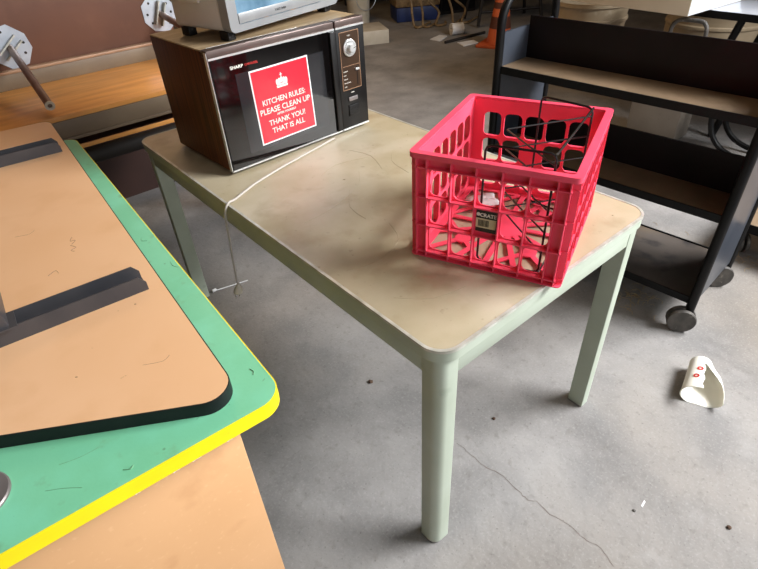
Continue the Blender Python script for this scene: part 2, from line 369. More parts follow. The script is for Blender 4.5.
# ------------------------------------------------------------------ toaster oven on the microwave
TO = (.205, 1.032, H+.0005+z1+.0012); toa = R(15)
to = thing('toaster_oven', 'silver and white countertop toaster oven sitting on top of the microwave', 'toaster oven', TO, toa)
tw, td, th = .486, .24, .235
obj('body', box(nb(), .002, tw-.002, .026, td, .025, th, bev=.012, seg=3), M['white_enamel'], to)
ff = rpoly([(0, .022), (tw, .022), (tw, th), (0, th)], .018, 6)
fi = rpoly([(.034, .040), (tw-.088, .040), (tw-.088, th-.03), (.034, th-.03)], .006, 6)
ring_m = RX(PI/2)
obj('front_frame', ring(nb(), ff, fi, -.027, .006, ring_m), M['silver_plastic'], to)
dg_ = obj('door', box(nb(), .034, tw-.088, -.003, .004, .040, th-.030), M['oven_glass'], to)
obj('door_rail', box(nb(), .036, tw-.090, -.0075, -.0031, .042, .068, bev=.001), M['silver_plastic'], dg_)
text('TOAST OVEN', .008, T(.205, -.0078, .051) @ RX(PI/2), M['black_plastic'], dg_, 'lettering')
hb = tube(nb(), smooth_path([(.07, -.003, .180), (.075, -.03, .183), (.10, -.036, .184), (.33, -.036, .184), (.355, -.03, .183), (.36, -.003, .180)], 4), .006, 10); obj('handle', hb, M['silver_plastic'], dg_)
for z in (.085, .135, .185): obj('knob', lathe(nb(), [(0, 0), (.016, 0), (.015, .014), (0, .014)], 24, T(tw-.045, -.0062, z) @ RX(PI/2)), M['chrome'], to)
obj('side_grip', box(nb(), -.008, .0019, .10, .20, .095, .115, bev=.003), M['white_enamel'], to)
for x in (.02, tw-.03):
    for y in (.035, td-.035): obj('foot', box(nb(), x-.014, x+.014, y-.018, y+.018, 0, .0248, bev=.002), M['black_plastic'], to)

# ------------------------------------------------------------------ power cord
pts = [(.50, 1.000, H+.006), (.43, .985, H+.0045), (.327, .958, H+.0045), (.25, .938, H+.0045), (.189, .919, H+.0045), (.125, .897, H+.0045), (.076, .874, H+.0045), (.030, .850, H+.005), (.003, .840, H+.0065),
       (-.012, .838, H-.012), (-.014, .845, .70), (-.012, .858, .64), (-.011, .872, .585), (-.010, .884, .53), (-.008, .895, .478), (-.008, .902, .445), (-.004, .906, .425)]
cdm = obj('power_cord', tube(nb(), smooth_path(pts, 5), .0036, 8), M['cord'])
tag(cdm, 'grey power cord crossing the tan tabletop and hanging over its edge with plug', 'power cord')
P = T(-.003, .907, .424) @ RY(R(14)) @ RX(R(4))
pg = obj('plug', lathe(nb(), [(0, .002), (.006, 0), (.011, -.012), (.015, -.02), (.0155, -.036), (0, -.036)], 16, P, sy=.7), M['white_plastic'], cdm)
bm = nb(); box(bm, -.0075, -.006, -.003, .003, -.052, -.0341, P); box(bm, .006, .0075, -.003, .003, -.052, -.0341, P); obj('prong', bm, M['chrome'], pg)

# ------------------------------------------------------------------ red milk crate
CA = R(22.3); CC = (.4515, .211, H+.0014); U, V, CH = .371, .326, .258
cr = thing('milk_crate', 'bright red plastic milk crate on the near end of the tan table', 'crate', CC, CA)
ZR = [.015, .085, .155, .225]
def rrect(x0, x1, y0, y1, r, n=4): return rpoly([(x0, y0), (x1, y0), (x1, y1), (x0, y1)], r, n)
def cell(bm, m, x0, x1, z0, z1, g, r, th):
    """thin wall cell with a rounded hole, local x along the wall, y up, z outward"""
    inner = rrect(x0+g, x1-g, z0+g, z1-g, r, 4); c = [(x0, z0), (x1, z0), (x1, z1), (x0, z1)]; out = []
    k = 0
    for ci, (cx, cy) in enumerate(c):
        for j in range(5):
            p = inner[k]; k += 1
            if j == 2: out.append((cx, cy))
            elif (ci % 2 == 0) == (j < 2): out.append((cx, p[1]))
            else: out.append((p[0], cy))
    ring(bm, out, inner, -th, 0, m)
def wall(m, width, cols, solid=()):
    bm = nb(); e = .027; x0 = -width/2+e; cw = (width-2*e)/cols; th = .0028; rib = .0125
    for c in range(cols):
        for r_ in range(3):
            a, b, z0_, z1_ = x0+c*cw, x0+(c+1)*cw, ZR[r_], ZR[r_+1]
            if (c, r_) in solid: box(bm, a, b, z0_, z1_, -th, 0, m)
            else: cell(bm, m, a, b, z0_, z1_, .0036, .0145, th)
    box(bm, -width/2+.0005, width/2-.0005, ZR[3], CH-.004, -th, 0, m)                   # top band
    box(bm, -width/2+.0005, width/2-.0005, .002, ZR[0], -th, 0, m)                     # bottom band
    for s in (-1, 1): box(bm, min(s*(width/2-e), s*(width/2-.0005)), max(s*(width/2-e), s*(width/2-.0005)), ZR[0], ZR[3], -th, 0, m)
    for c in range(cols+1):                                                             # vertical ribs
        x = x0+c*cw; box(bm, x-.0012, x+.0012, .004, CH-.0045, 0, rib, m)
    for z in ZR[:-1]+[ZR[3]]: box(bm, -width/2-.0, width/2+.0, z-.0012, z+.0012, 0, rib, m)
    for s in (-1, 1): box(bm, s*(width/2-.0035)-.0012, s*(width/2-.0035)+.0012, .004, CH-.0045, 0, rib, m)
    return bm
A90 = RX(PI/2)
F_front = RZ(-PI/2) @ T(0, -U/2, 0) @ A90     # outward -u
F_back = RZ(PI/2) @ T(0, -U/2, 0) @ A90
F_right = T(0, -V/2, 0) @ A90
F_left = RZ(PI) @ T(0, -V/2, 0) @ A90
obj('side_wall', wall(F_front, V, 5, {(2, 1)}), M['crate'], cr)
obj('side_wall', wall(F_back, V, 5, {(2, 1)}), M['crate'], cr)
obj('side_wall', wall(F_right, U, 6), M['crate'], cr)
obj('side_wall', wall(F_left, U, 6), M['crate'], cr)
hu, hv = U/2, V/2
bm = ring(nb(), rrect(-hu-.0145, hu+.0145, -hv-.0145, hv+.0145, .014, 6), rrect(-hu+.0012, hu-.0012, -hv+.0012, hv-.0012, .008, 6), CH-.0042, CH)
ring(bm, rrect(-hu-.0145, hu+.0145, -hv-.0145, hv+.0145, .014, 6), rrect(-hu-.0123, hu+.0123, -hv-.0123, hv+.0123, .012, 6), CH-.012, CH-.0043)
obj('rim', bm, M['crate'], cr)
bm = ring(nb(), rrect(-hu-.0125, hu+.0125, -hv-.0125, hv+.0125, .012, 6), rrect(-hu+.010, hu-.010, -hv+.010, hv-.010, .008, 6), 0, .0025)
def bar(bm, x0, y0, x1, y1, w, z0=.0028, z1=.0062):
    a = math.atan2(y1-y0, x1-x0); l = math.hypot(x1-x0, y1-y0); box(bm, 0, l, -w/2, w/2, z0, z1, T(x0, y0, 0) @ RZ(a))
hi, hj = hu-.0035, hv-.0035
kk = 0
for (x, y) in [(hi, hj), (-hi, hj), (hi, -hj), (-hi, -hj), (hi, 0), (-hi, 0), (0, hj), (0, -hj), (hi*.5, hj), (-hi*.5, hj), (hi*.5, -hj), (-hi*.5, -hj), (hi, hj*.45), (-hi, hj*.45), (hi, -hj*.45), (-hi, -hj*.45)]:
    bar(bm, x*.2, y*.2, x*.97, y*.97, .013, .0028+kk*.00002, .0062+kk*.00002); kk += 1
ring(bm, rrect(-hi, hi, -hj, hj, .004, 3), rrect(-hi+.016, hi-.016, -hj+.016, hj-.016, .01, 3), .0026, .0066)
lathe(bm, [(0, .0026), (.052, .0026), (.052, .0068), (0, .0068)], 28)
for sx in (-1, 1):
    for sy in (-1, 1):
        lathe(bm, [(0, .0026), (.020, .0026), (.020, .00675), (0, .00675)], 16, T(sx*hi*.52, sy*hj*.5, 0))
        bar(bm, sx*hi*.52, sy*hj*.5, sx*hi*.95, sy*hj*.05, .011, .0027, .0064); bar(bm, sx*hi*.52, sy*hj*.5, sx*hi*.05, sy*hj*.95, .011, .0027, .0064)
obj('bottom_lattice', bm, M['crate'], cr)
cw5 = (V-.054)/5
LB = F_front @ T(0, .120, .0006)
lb = obj('label_plate', box(nb(), -cw5/2+.004, cw5/2-.004, -.026, .026, 0, .0006, LB), M['label_black'], cr, label='black and cream barcode label')
obj('barcode_field', box(nb(), -cw5/2+.004, cw5/2-.006, -.016, .007, .0007, .0010, LB), M['label_cream'], lb)
text('CRATE', .0118, LB @ T(.003, .0115, .001), M['white_ink'], lb, 'lettering', .0003)
bm = nb(); random.seed(5); x = -.018
while x < .006:
    w0 = random.choice((.0006, .0011, .0017)); box(bm, x, x+w0, -.0125, .0035, .0011, .0013, LB); x += w0+random.choice((.0006, .001))
obj('barcode', bm, M['label_black'], lb)
bm = lathe(nb(), [(0, 0), (.0042, 0), (.0042, .0003), (0, .0003)], 16, LB @ T(-.0185, .0165, .0011)); obj('emblem', bm, M['white_ink'], lb)

def cloc(u, v, z): return Matrix.Translation(CC) @ RZ(CA) @ Vector((u, v, z))
# wire rack standing in the crate
rk = thing('wire_rack', 'black wire file rack with zigzag dividers standing inside the red crate', 'wire rack', CC, CA)
zb = .012; zt = .288
A_ = Vector((-.178, .017, 0)); B_ = Vector((-.174, -.121, 0)); C_ = Vector((.144, -.017, 0)); D_ = Vector((.098, -.141, 0))
def at(p, z): return Vector((p.x, p.y, z))
def frame(p, q):
    r = .012; n = (q-p).normalized()*r
    pts = [at(p+n, zb), at(p+n*.3, zb+r*.3), at(p, zb+r), at(p, zt-r), at(p+n*.3, zt-r*.3), at(p+n, zt), at(q-n, zt), at(q-n*.3, zt-r*.3), at(q, zt-r), at(q, zb+r), at(q-n*.3, zb+r*.3), at(q-n, zb)]
    return tube(nb(), pts, .0026, 8, closed=True)
obj('end_frame', frame(A_, B_), M['wire'], rk); obj('end_frame', frame(C_, D_), M['wire'], rk)
obj('top_rail', tube(nb(), [at(B_, zt), at(D_, zt)], .0026, 8), M['wire_shiny'], rk, label='shiny bare wire top rail')
obj('bottom_rail', tube(nb(), [at(B_, zb), at(D_, zb)], .0022, 8), M['wire'], rk)
for i, z in enumerate((.268, .222, .170, .118, .066)):
    ap = Vector((-.038+.004*i, .012, z)); obj('divider_wire', tube(nb(), [at(D_, z+.002), ap+Vector((.004, .001, 0)), ap, ap+Vector((-.003, -.002, 0)), at(B_, z-.004)], .0019, 8), M['wire'], rk)
# crumpled paper in the crate
bm = nb(); random.seed(11); n = 7; gv = [[bm.verts.new((.030*(i-3)+random.uniform(-.003, .003)-.0, .022*(j-3)+random.uniform(-.003, .003), .012+abs(random.gauss(0, .007)))) for j in range(n)] for i in range(n)]
for i in range(n-1):
    for j in range(n-1): bm.faces.new((gv[i][j], gv[i+1][j], gv[i+1][j+1], gv[i][j+1]))
bmesh.ops.transform(bm, matrix=Matrix.Diagonal((.45, .45, 1, 1)), verts=bm.verts)
o = obj('crumpled_paper', bm, M['paper']); so = o.modifiers.new('s', 'SOLIDIFY'); so.thickness = .0008
p = cloc(.085, .088, -.002); tag(o, 'crumpled white scrap of paper lying in the bottom of the red crate', 'paper', loc=p, rz=R(-30))
# ------------------------------------------------------------------ green table
GZ = .78; ga = R(-3.3)
def rot(pts, a, c): return [(c[0]+(x*math.cos(a)-y*math.sin(a)), c[1]+(x*math.sin(a)+y*math.cos(a))) for x, y in pts]
gt = thing('green_table', 'green topped table with a bright yellow edge, in the left foreground', 'table', (-.271, .098, 0), ga)
gp = rpoly([(0, 0), (0, 1.53), (-.76, 1.53), (-.76, 0)], .045, 10)
gp = gp if sum(a[0]*b[1]-b[0]*a[1] for a, b in zip(gp, gp[1:]+gp[:1])) > 0 else gp[::-1]
obj('tabletop', prism(nb(), inset(gp, .002), GZ-.030, GZ), M['green_top'], gt)
ring_bm = ring(nb(), gp, inset(gp, .0019), GZ-.031, GZ-.0005); obj('edge_band', ring_bm, M['yellow_edge'], gt)
for x, l in ((-.115, .012), (-.175, .020), (-.205, .014), (-.262, .010)):
    obj('torn_lining', prism(nb(), [(x, GZ-.0312), (x+l, GZ-.0312), (x+l*.8, GZ-.0335), (x+l*.4, GZ-.0328), (x+l*.2, GZ-.0345)], -.0022, -.0012, RX(PI/2)), M['paper'], gt)
obj('leg_panel', box(nb(), -.68, -.085, .030, .052, 0, GZ-.0345, bev=.002), M['tan_speck'], gt)
obj('leg_panel', box(nb(), -.68, -.085, 1.43, 1.452, 0, GZ-.0315, bev=.002), M['tan_speck'], gt)
# upside-down tabletop lying on the green table
BZ = GZ+.0008; bt = .027
bd = thing('upturned_tabletop', 'upside-down tan tabletop with black edge and steel base, lying on green table', 'table', (-.345, .135, BZ), R(-4.2))
def to_l(x, y):
    dx, dy = x+.345, y-.135; a = R(-4.2); return (dx*math.cos(a)+dy*math.sin(a), -dx*math.sin(a)+dy*math.cos(a))
raw = [to_l(-.335, .113), to_l(-.2125, 1.80), to_l(-.985, 1.87), to_l(-1.14, .600)]
bp = rpoly(raw, [.042, .045, .045, .045], 10)
obj('board', prism(nb(), inset(bp, .002), 0, bt+.0003), M['tan_board'], bd)
obj('edge_band', ring(nb(), bp, inset(bp, .0019), -.0002, bt-.0002), M['black_edge'], bd)
def channel(y, x1, x0=-.70):
    bm = nb(); wd, hgt_, tk = .052, .034, .003
    zz = bt+.0004
    box(bm, x0, x1, y, y+wd, zz, zz+tk)
    for yy in (y, y+wd-tk):
        m = T(0, yy+tk, 0) @ RX(PI/2)
        prism(bm, [(x0, zz+tk+.00005), (x1, zz+tk+.00005), (x1, zz+hgt_*.55), (x1-.012, zz+hgt_), (x0+.012, zz+hgt_), (x0, zz+hgt_*.55)], 0, tk, m)
    obj('support_channel', bm, M['dark_steel'], bd)
channel(.372, -.020, -.70); channel(1.305, -.012, -.70)
zz = bt+.0004+.034
bm = box(nb(), -.42, -.262, .368, .50, zz+.0002, zz+.34, bev=.004); obj('column', bm, M['dark_steel'], bd)
bm = nb()
for x in (-.45, -.232): box(bm, x, x+.0, 0, 0, 0, 0) if 0 else None
box(bm, -.44, -.25, .362, .414, zz, zz+.004); obj('weld_plate', bm, M['dark_steel'], bd)
def mark(par, pts, wd, z, m, name='scuff_mark'):
    iv = (Matrix.Translation(par.location) @ RZ(par.rotation_euler.z)).inverted(); q = [iv @ Vector((x, y, z)) for x, y in pts]
    bm = nb(); tube(bm, smooth_path(q, 3), wd*.6, 5, ry=.0003); return obj(name, bm, m, par)
M['scuff'] = mat('dark_scuff', (106, 150, 116), .8); M['pencil'] = mat('pencil_line', (128, 100, 78), .8)
for pts, wd in (([(-.530, .139), (-.521, .133), (-.515, .136)], .003), ([(-.627, .182), (-.605, .168), (-.585, .151)], .0008), ([(-.288, .190), (-.286, .180), (-.290, .174)], .002),
                ([(-.262, .770), (-.268, .757), (-.258, .748)], .0012), ([(-.600, .215), (-.570, .207), (-.545, .206)], .0007), ([(-.252, .62), (-.256, .60), (-.250, .585)], .001)):
    mark(gt, pts, wd, GZ+.0002, M['scuff'])
BT = BZ+bt+.0004
for pts in ([(-.396, .846), (-.405, .830), (-.394, .825), (-.406, .812)], [(-.410, .808), (-.402, .791), (-.415, .785), (-.410, .775)], [(-.483, .711), (-.465, .722), (-.462, .706)]):
    mark(bd, pts, .0012, BT, M['pencil'], 'pencil_mark')
for pts, wd in (([(-.527, .352), (-.524, .350)], .002), ([(-.379, .479), (-.376, .477)], .002), ([(-.43, .30), (-.40, .285), (-.385, .292)], .0006), ([(-.50, .95), (-.47, .94), (-.455, .952)], .0006)):
    mark(bd, pts, wd, BT, M['pencil'])
M['top_scratch'] = mat('tabletop_scratch', (166, 152, 124), .7)
for pts, wd in (([(.10, .60), (.20, .61), (.33, .66), (.40, .74)], .0007), ([(.23, .50), (.24, .58), (.30, .66)], .0006), ([(.05, .35), (.12, .33), (.22, .36), (.26, .44)], .0007), ([(.48, .89), (.50, .80), (.46, .70)], .0006),
                ([(.30, .80), (.38, .83), (.49, .80)], .0006), ([(.58, .78), (.52, .72), (.50, .62)], .0005), ([(.06, .20), (.12, .14), (.20, .12)], .0006), ([(.69, .06), (.694, .058)], .002), ([(.33, .73), (.335, .725)], .002)):
    mark(t_main, pts, wd, H+.0006, M['top_scratch'], 'scratch')
# small things on it
o = obj('paper_scrap', prism(nb(), [(-.03, -.012), (.022, -.010), (.03, .010), (-.026, .013)], 0, .0004), M['paper']); tag(o, 'small white paper scrap on the tan board beside its far steel channel', 'paper', loc=(-.400, 1.596, BZ+bt+.0006), rz=R(5))
o = obj('metal_disc', lathe(nb(), [(0, 0), (.045, 0), (.045, .003), (.043, .005), (.02, .006), (0, .006)], 36), M['steel']); tag(o, 'round grey metal foot disc lying on the green tabletop beside the black edge', 'metal disc', loc=(-.706, .235, GZ+.0004))

# ------------------------------------------------------------------ long honey-topped table behind, and the stack below
ht = thing('honey_table', 'long table with a honey coloured top and beige edge, behind the green table', 'table', (-.2, 2.0, 0))
X0, X1, Y0, Y1 = -1.1, .95, -.092, .66
obj('tabletop', box(nb(), X0, X1, Y0+.002, Y1, .762, .7803, bev=.001), M['orange_top'], ht)
obj('edge_board', box(nb(), X0, X1, Y0, Y0+.018, .695, .7615, bev=.001), M['beige_edge'], ht)
obj('edge_moulding', box(nb(), X0, X1, Y0-.004, Y0+.0175, .682, .6948, bev=.002), M['beige_edge'], ht)
for x in (X0+.08, X1-.08):
    for y in (Y0+.10, Y1-.08): obj('leg', tube(nb(), [(x, y, 0), (x, y, .7618)], .016, 12), M['dark_metal'], ht)
lt = thing('folding_bench_table', 'low dark-edged table with an orange line along it, under the honey table', 'table', (-.2, 2.0, 0))
obj('tabletop', box(nb(), X0+.13, X1-.13, -.045, .48, .625, .645, bev=.002), M['maroon'], lt)  # top coloured dark to stand for the shaded gap above it
obj('edge_strip', box(nb(), X0+.13, X1-.13, -.052, -.0452, .626, .644, bev=.001), M['orange_top'], lt)
obj('edge_tube', tube(nb(), [(X0+.13, -.055, .588), (X1-.13, -.055, .588)], .034, 14), M['dark_metal'], lt)
for x in (X0+.2, X1-.2): obj('leg', box(nb(), x-.02, x+.02, .18, .22, 0, .6248), M['dark_metal'], lt)
o = obj('hardboard_sheet', box(nb(), -1.2, .9, 0, .012, 0, .60), M['maroon']); tag(o, 'dark brown hardboard sheet standing on the floor under the honey table', 'board', loc=(0, 2.735, .0005)); 
# table on its side with brown underside
st = thing('table_on_its_side', 'table tipped on its long edge showing brown underside and silver leg plates', 'table', (-.2, 2.5, .7808))
ob = box(nb(), -.95, .80, .0, .022, .0, .74, bev=.001); obj('underside', ob, M['brown_under'], st)
obj('edge_rail', box(nb(), -.95, .80, -.030, -.0005, .0, .0655, bev=.001), M['beige_edge'], st)
obj('edge_bead', box(nb(), -.95, .80, -.036, -.0005, .0657, .079, bev=.004), M['tan_bead'], st)
def leg_plate(x, z, tip, a):
    m = T(x, -.0005, z) @ RX(PI/2) @ RZ(a)
    hexa = [(-.082, -.03), (-.082, .03), (-.035, .085), (.035, .085), (.082, .03), (.082, -.03), (.035, -.085), (-.035, -.085)]
    pl = obj('leg_plate', prism(nb(), hexa, 0, .003, m), M['galv'], st)
    for q in ((-.06, 0), (.06, 0), (0, .065), (0, -.065), (-.045, .04), (.045, -.04)):
        obj('bolt', lathe(nb(), [(0, .003), (.006, .003), (.005, .0055), (0, .006)], 10, m @ T(q[0], q[1], 0)), M['dark_metal'], pl)
    bm = nb(); box(bm, -.055, .055, -.003, .003, .0031, .028, m @ RZ(R(28)) @ T(0, .016, 0)); box(bm, -.055, .055, -.003, .003, .0031, .028, m @ RZ(R(28)) @ T(0, -.016, 0))
    obj('bracket_fin', bm, M['rim_metal'], pl)
    s = Vector((x, -.006, z)); e = Vector(tip)
    lg = obj('leg', tube(nb(), [s, s+(e-s)*.02, e], [.0145, .0155, .0155], 18), M['leg_steel'], st)
    dr_ = (e-s).normalized(); q = dr_.to_track_quat('Z', 'Y').to_matrix().to_4x4()
    gm = Matrix.Translation(e+dr_*.0003) @ q
    gl = obj('foot_glide', lathe(nb(), [(.009, 0), (.018, 0), (.018, .006), (.009, .006), (.009, 0)], 20, gm), M['white_plastic'], lg)
leg_plate(.050, .165, (.028, -.56, .040), R(10))
leg_plate(.745, .195, (.80, -.40, .10), R(40))

# ------------------------------------------------------------------ book cart
X0c, X1c, Ya, Yb = 1.335, 1.725, -.030, .940
ct = thing('book_cart', 'black steel book cart with dusty tan shelves on casters, right of the table', 'book cart', (0, 0, 0))
for yy in (Ya, Yb):
    pts = [(X0c, yy, .085), (X0c, yy, .98)]
    for k in range(1, 9): a = PI/2*k/9; pts.append((X0c+.12-.12*math.cos(a), yy, .98+.12*math.sin(a)))
    pts += [(X0c+.12, yy, 1.10), (X1c-.12, yy, 1.10)]
    for k in range(1, 9): a = PI/2*k/9; pts.append((X1c-.12+.12*math.sin(a), yy, .98+.12*math.cos(a)))
    pts += [(X1c, yy, .98), (X1c, yy, .085)]
    ef = obj('end_frame', tube(nb(), pts, .017, 12), M['cart_black'], ct)
    pn = obj('end_panel', box(nb(), X0c+.018, X1c-.018, yy-.006, yy+.006, .12, .955), M['cart_blue'], ct)
xm = (X0c+X1c)/2
for i, z in enumerate((.828, .493, .140)):
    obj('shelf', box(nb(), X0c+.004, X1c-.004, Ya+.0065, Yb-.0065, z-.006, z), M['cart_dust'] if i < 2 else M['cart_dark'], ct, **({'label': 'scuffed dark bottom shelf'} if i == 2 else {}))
    bm = box(nb(), X0c-.002, X0c+.0038, Ya+.0065, Yb-.0065, z-.024, z+.005); box(bm, X1c-.0038, X1c+.002, Ya+.0065, Yb-.0065, z-.024, z+.005)
    obj('shelf_lip', bm, M['cart_black'], ct)
    if i < 2:
        obj('divider', box(nb(), xm-.004, xm+.004, Ya+.0065, Yb-.0065, z+.0003, (.990, .634)[i]), M['divider'], ct)
def caster(x, y, par, a=0, r=.047, top=.085):
    m = T(x, y, 0) @ RZ(a)
    c = obj('caster', tube(nb(), [(0, 0, r+.004), (0, 0, top+.004)], .008, 8, m=m), M['dark_metal'], par)
    bm = nb()
    for s in (-1, 1):
        lathe(bm, [(0, 0), (r*.75, 0), (r*.97, .003), (r, .008), (r, .014), (r*.93, .0185), (0, .0185)] if s > 0 else [(0, 0), (r*.93, 0), (r, .0045), (r, .0105), (r*.97, .0155), (r*.75, .0185), (0, .0185)],
              28, m @ T(0, 0, r) @ RX(PI/2) @ T(0, 0, .0035 if s > 0 else -.022))
    obj('wheel', bm, M['rubber'], c)
    obj('fork', box(nb(), -.016, .016, -.0032, .0032, r, top+.0, m), M['dark_metal'], c)
caster(X0c-.022, Ya+.012, ct, R(-62), .052, .09); caster(X1c-.022, Ya+.012, ct, R(-50), .052, .09); caster(X0c, Yb-.02, ct, R(10)); caster(X1c, Yb-.02, ct, R(60))

pv = Vector((1.335, -.030, 0)); ct.rotation_euler = (0, 0, R(3.3)); ct.location = Vector((1.352, -.032, 0))-RZ(R(3.3)) @ pv

# low dolly beyond the cart
dy = thing('low_dolly', 'low tan-decked dolly with black rim beyond the right end of the book cart', 'dolly', (2.35, -.36, 0))
obj('deck', box(nb(), -.36, .36, -.50, .46, .16, .172), M['cart_dust'], dy)
obj('rim', ring(nb(), rrect(-.365, .365, -.505, .465, .01, 3), rrect(-.3605, .3605, -.5005, .4605, .01, 3), .135, .176), M['cart_black'], dy)
for x in (-.30, .30):
    for y in (-.44, .40): caster(x, y, dy, R(40), .047, .155)

# ------------------------------------------------------------------ table with a carton behind the cart
bt_ = thing('black_framed_table', 'black framed table with pale glossy top behind the book cart', 'table', (3.6, 0, 0))
obj('tabletop', box(nb(), -.32, .32, -.75, 1.55, .722, .742, bev=.002), M['glossy_grey'], bt_)
obj('edge_band', ring(nb(), rrect(-.328, .328, -.758, 1.558, .01, 3), rrect(-.3205, .3205, -.7505, 1.5505, .01, 3), .700, .7405), M['cart_black'], bt_)
for x in (-.29, .29):
    for (ya, yb) in ((.74, .90), (-.55, -.71)): obj('leg', tube(nb(), [(x, ya, .7215), (x, yb, .004)], .022, 10), M['cart_black'], bt_)
    obj('leg', tube(nb(), [(x, .56, .7215), (x, .70, .004)], .022, 10), M['cart_black'], bt_) if x < 0 else None
cb = thing('carton', 'cream cardboard carton resting on the pale glossy table behind the cart', 'box', (3.02, .945, .7428), R(-4.6))
bm = box(nb(), 0, .62, 0, .98, 0, .26, bev=.002); obj('carton_body', bm, M['card'], cb)
obj('end_face', box(nb(), .003, .617, -.0022, -.0002, .003, .257), M['card_skylit'], cb, label='end face with bluish sky light painted in')
# bent-tube chair leg seen between the shelves
ch = thing('sled_chair', 'chair with a curved black tube sled base, glimpsed between the cart shelves', 'chair', (3.0, .25, 0))
for x in (0, .2):
    obj('sled_leg', tube(nb(), smooth_path([(x, .36, .44), (x, .385, .30), (x, .37, .17), (x, .30, .075), (x, .18, .03), (x, 0, .018), (x, -.20, .018)], 5), .016, 10), M['cart_black'], ch)
obj('seat', box(nb(), -.02, .22, -.10, .385, .441, .465, bev=.008), M['grey_box'], ch)
obj('backrest', box(nb(), .0, .20, -.13, -.105, .47, .66, bev=.008), M['grey_box'], ch)
# drums
def drum(x, y, r, h, label):
    t_ = thing('ribbed_drum', label, 'drum', (x, y, 0), 0, None)
    prof = [(0, .004), (r*.88, 0), (r*.9, .02)]
    for k in range(5):
        z = h*(.18+.15*k); rr = r*(.90+.02*k); prof += [(rr, z-.02), (rr+.012, z-.008), (rr+.012, z+.008), (rr, z+.02)]
    prof += [(r, h-.03), (r+.015, h-.025), (r+.015, h), (r-.01, h), (r-.015, .03), (0, .03)]
    obj('shell', lathe(nb(), prof, 48), M['drum'], t_)
    return t_
d1 = drum(3.98, 2.12, .30, .60, 'open beige plastic drum behind the left end of the book cart')
d2 = drum(4.45, 1.30, .36, .72, 'beige ribbed drum behind the carton and the grey arched handle')
gb = thing('grey_cabinet', 'grey steel box with an arched grey handle, standing behind the book cart', 'cabinet', (3.15, .94, 0))
obj('body', box(nb(), -.10, .10, -.11, .22, 0, .53, bev=.006), M['grey_box'], gb)
obj('handle', tube(nb(), smooth_path([(-.05, -.095, .531), (-.05, -.095, .655), (-.05, -.08, .695), (-.05, -.05, .71), (-.05, .05, .71), (-.05, .09, .695), (-.05, .11, .655), (-.05, .11, .531)], 4), .012, 10), M['rubber'], gb)

# ------------------------------------------------------------------ background
bk = thing('white_bucket', 'white plastic bucket with wire handle at the back, behind the microwave', 'bucket', (4.12, 5.42, 0))
obj('shell', lathe(nb(), [(0, 0), (.13, 0), (.148, .30), (.160, .302), (.160, .33), (.152, .33), (.152, .37), (.144, .37), (.128, .01), (0, .01)], 36), M['white_plastic'], bk)
obj('handle', tube(nb(), [(.153*math.cos(a), -.163-.01*math.sin(a), .30-.13*math.sin(a)) for a in [PI*k/16 for k in range(17)]], .004, 8), M['galv'], bk)
o = obj('white_carton', box(nb(), -.30, .30, -.22, .22, 0, .14, bev=.003), M['white_plastic']); tag(o, 'flat cream white box on the floor in front of the bucket', 'box', loc=(3.50, 4.66, 0), rz=R(-26))
tb = thing('blue_tub', 'blue plastic tub draped with tan cables at the back of the shop', 'tub', (4.75, 5.05, 0), R(-30))
obj('shell', box(nb(), -.28, .28, -.20, .20, 0, .17, bev=.02), M['blue_tub'], tb)
obj('tan_lid', box(nb(), -.29, .29, -.21, .21, .1703, .50, bev=.02), M['hose'], tb, label='dusty tan sacking on top')
random.seed(21)
for k in range(5):
    x = 4.33+.14*k; y = 4.82-.07*k
    pts = [(x+random.uniform(-.05, .05), y-.02, .46), (x+random.uniform(-.10, .10), y-.10, .30), (x+random.uniform(-.12, .12), y-.14, .14), (x+random.uniform(-.10, .14), y-.20, .024), (x+random.uniform(0, .22), y-.27, .019), (x+random.uniform(.15, .35), y-.17, .019)]
    o = obj('cable', tube(nb(), smooth_path(pts, 6), .014, 8), M['hose']); tag(o, 'tan cable draped down the front of the blue tub onto the floor', 'cable', 'tan cables over the blue tub')
def shelfunit(x, y, wx, wy, h, label, rz):
    t_ = thing('dark_shelving', label, 'shelving', (x, y, 0), rz)
    for sx in (-1, 1):
        for sy in (-1, 1): obj('post', box(nb(), sx*wx/2-.02, sx*wx/2+.02, sy*wy/2-.02, sy*wy/2+.02, 0, h), M['dark_metal'], t_)
    for z in (.35, .85, 1.35): obj('shelf', box(nb(), -wx/2+.021, wx/2-.021, -wy/2+.021, wy/2-.021, z, z+.03), M['dark_metal'], t_)
    obj('back_panel', box(nb(), -wx/2+.021, wx/2-.021, wy/2+.0, wy/2+.01, .02, h-.02), M['dark_metal'], t_)
shelfunit(5.55, 6.1, 1.7, .5, 1.8, 'dark steel shelving against the back wall behind the blue tub', R(-15))
ck = thing('dark_cabinet', 'black cabinet on the floor right of the blue tub', 'cabinet', (5.35, 4.98, 0), R(-20))
obj('body', box(nb(), -.22, .30, -.16, .2, 0, .9, bev=.01), M['dark_metal'], ck)
obj('cabinet_door', box(nb(), -.20, .28, -.172, -.1605, .04, .86), M['cart_black'], ck)
ms = thing('machine_stand', 'dark machine stand with splayed legs behind the paper roll', 'stand', (5.3, 4.05, 0), R(-30))
obj('stand_top', box(nb(), -.40, .40, -.25, .25, .50, .62, bev=.01), M['dark_metal'], ms)
for sx in (-1, 1):
    for sy in (-1, 1): obj('leg', tube(nb(), [(sx*.33, sy*.2, .4998), (sx*.40, sy*.26, .012)], .02, 8), M['dark_metal'], ms)
obj('crossbar', tube(nb(), [(-.38, -.245, .16), (.38, -.245, .16)], .014, 8), M['dark_metal'], ms)
o = obj('floor_bar', tube(nb(), [(0, 0, .016), (.62, .02, .016)], .015, 8), M['dark_metal']); tag(o, 'dark metal bar lying on the floor in front of the machine stand', 'bar', loc=(4.02, 3.80, 0), rz=R(-5))
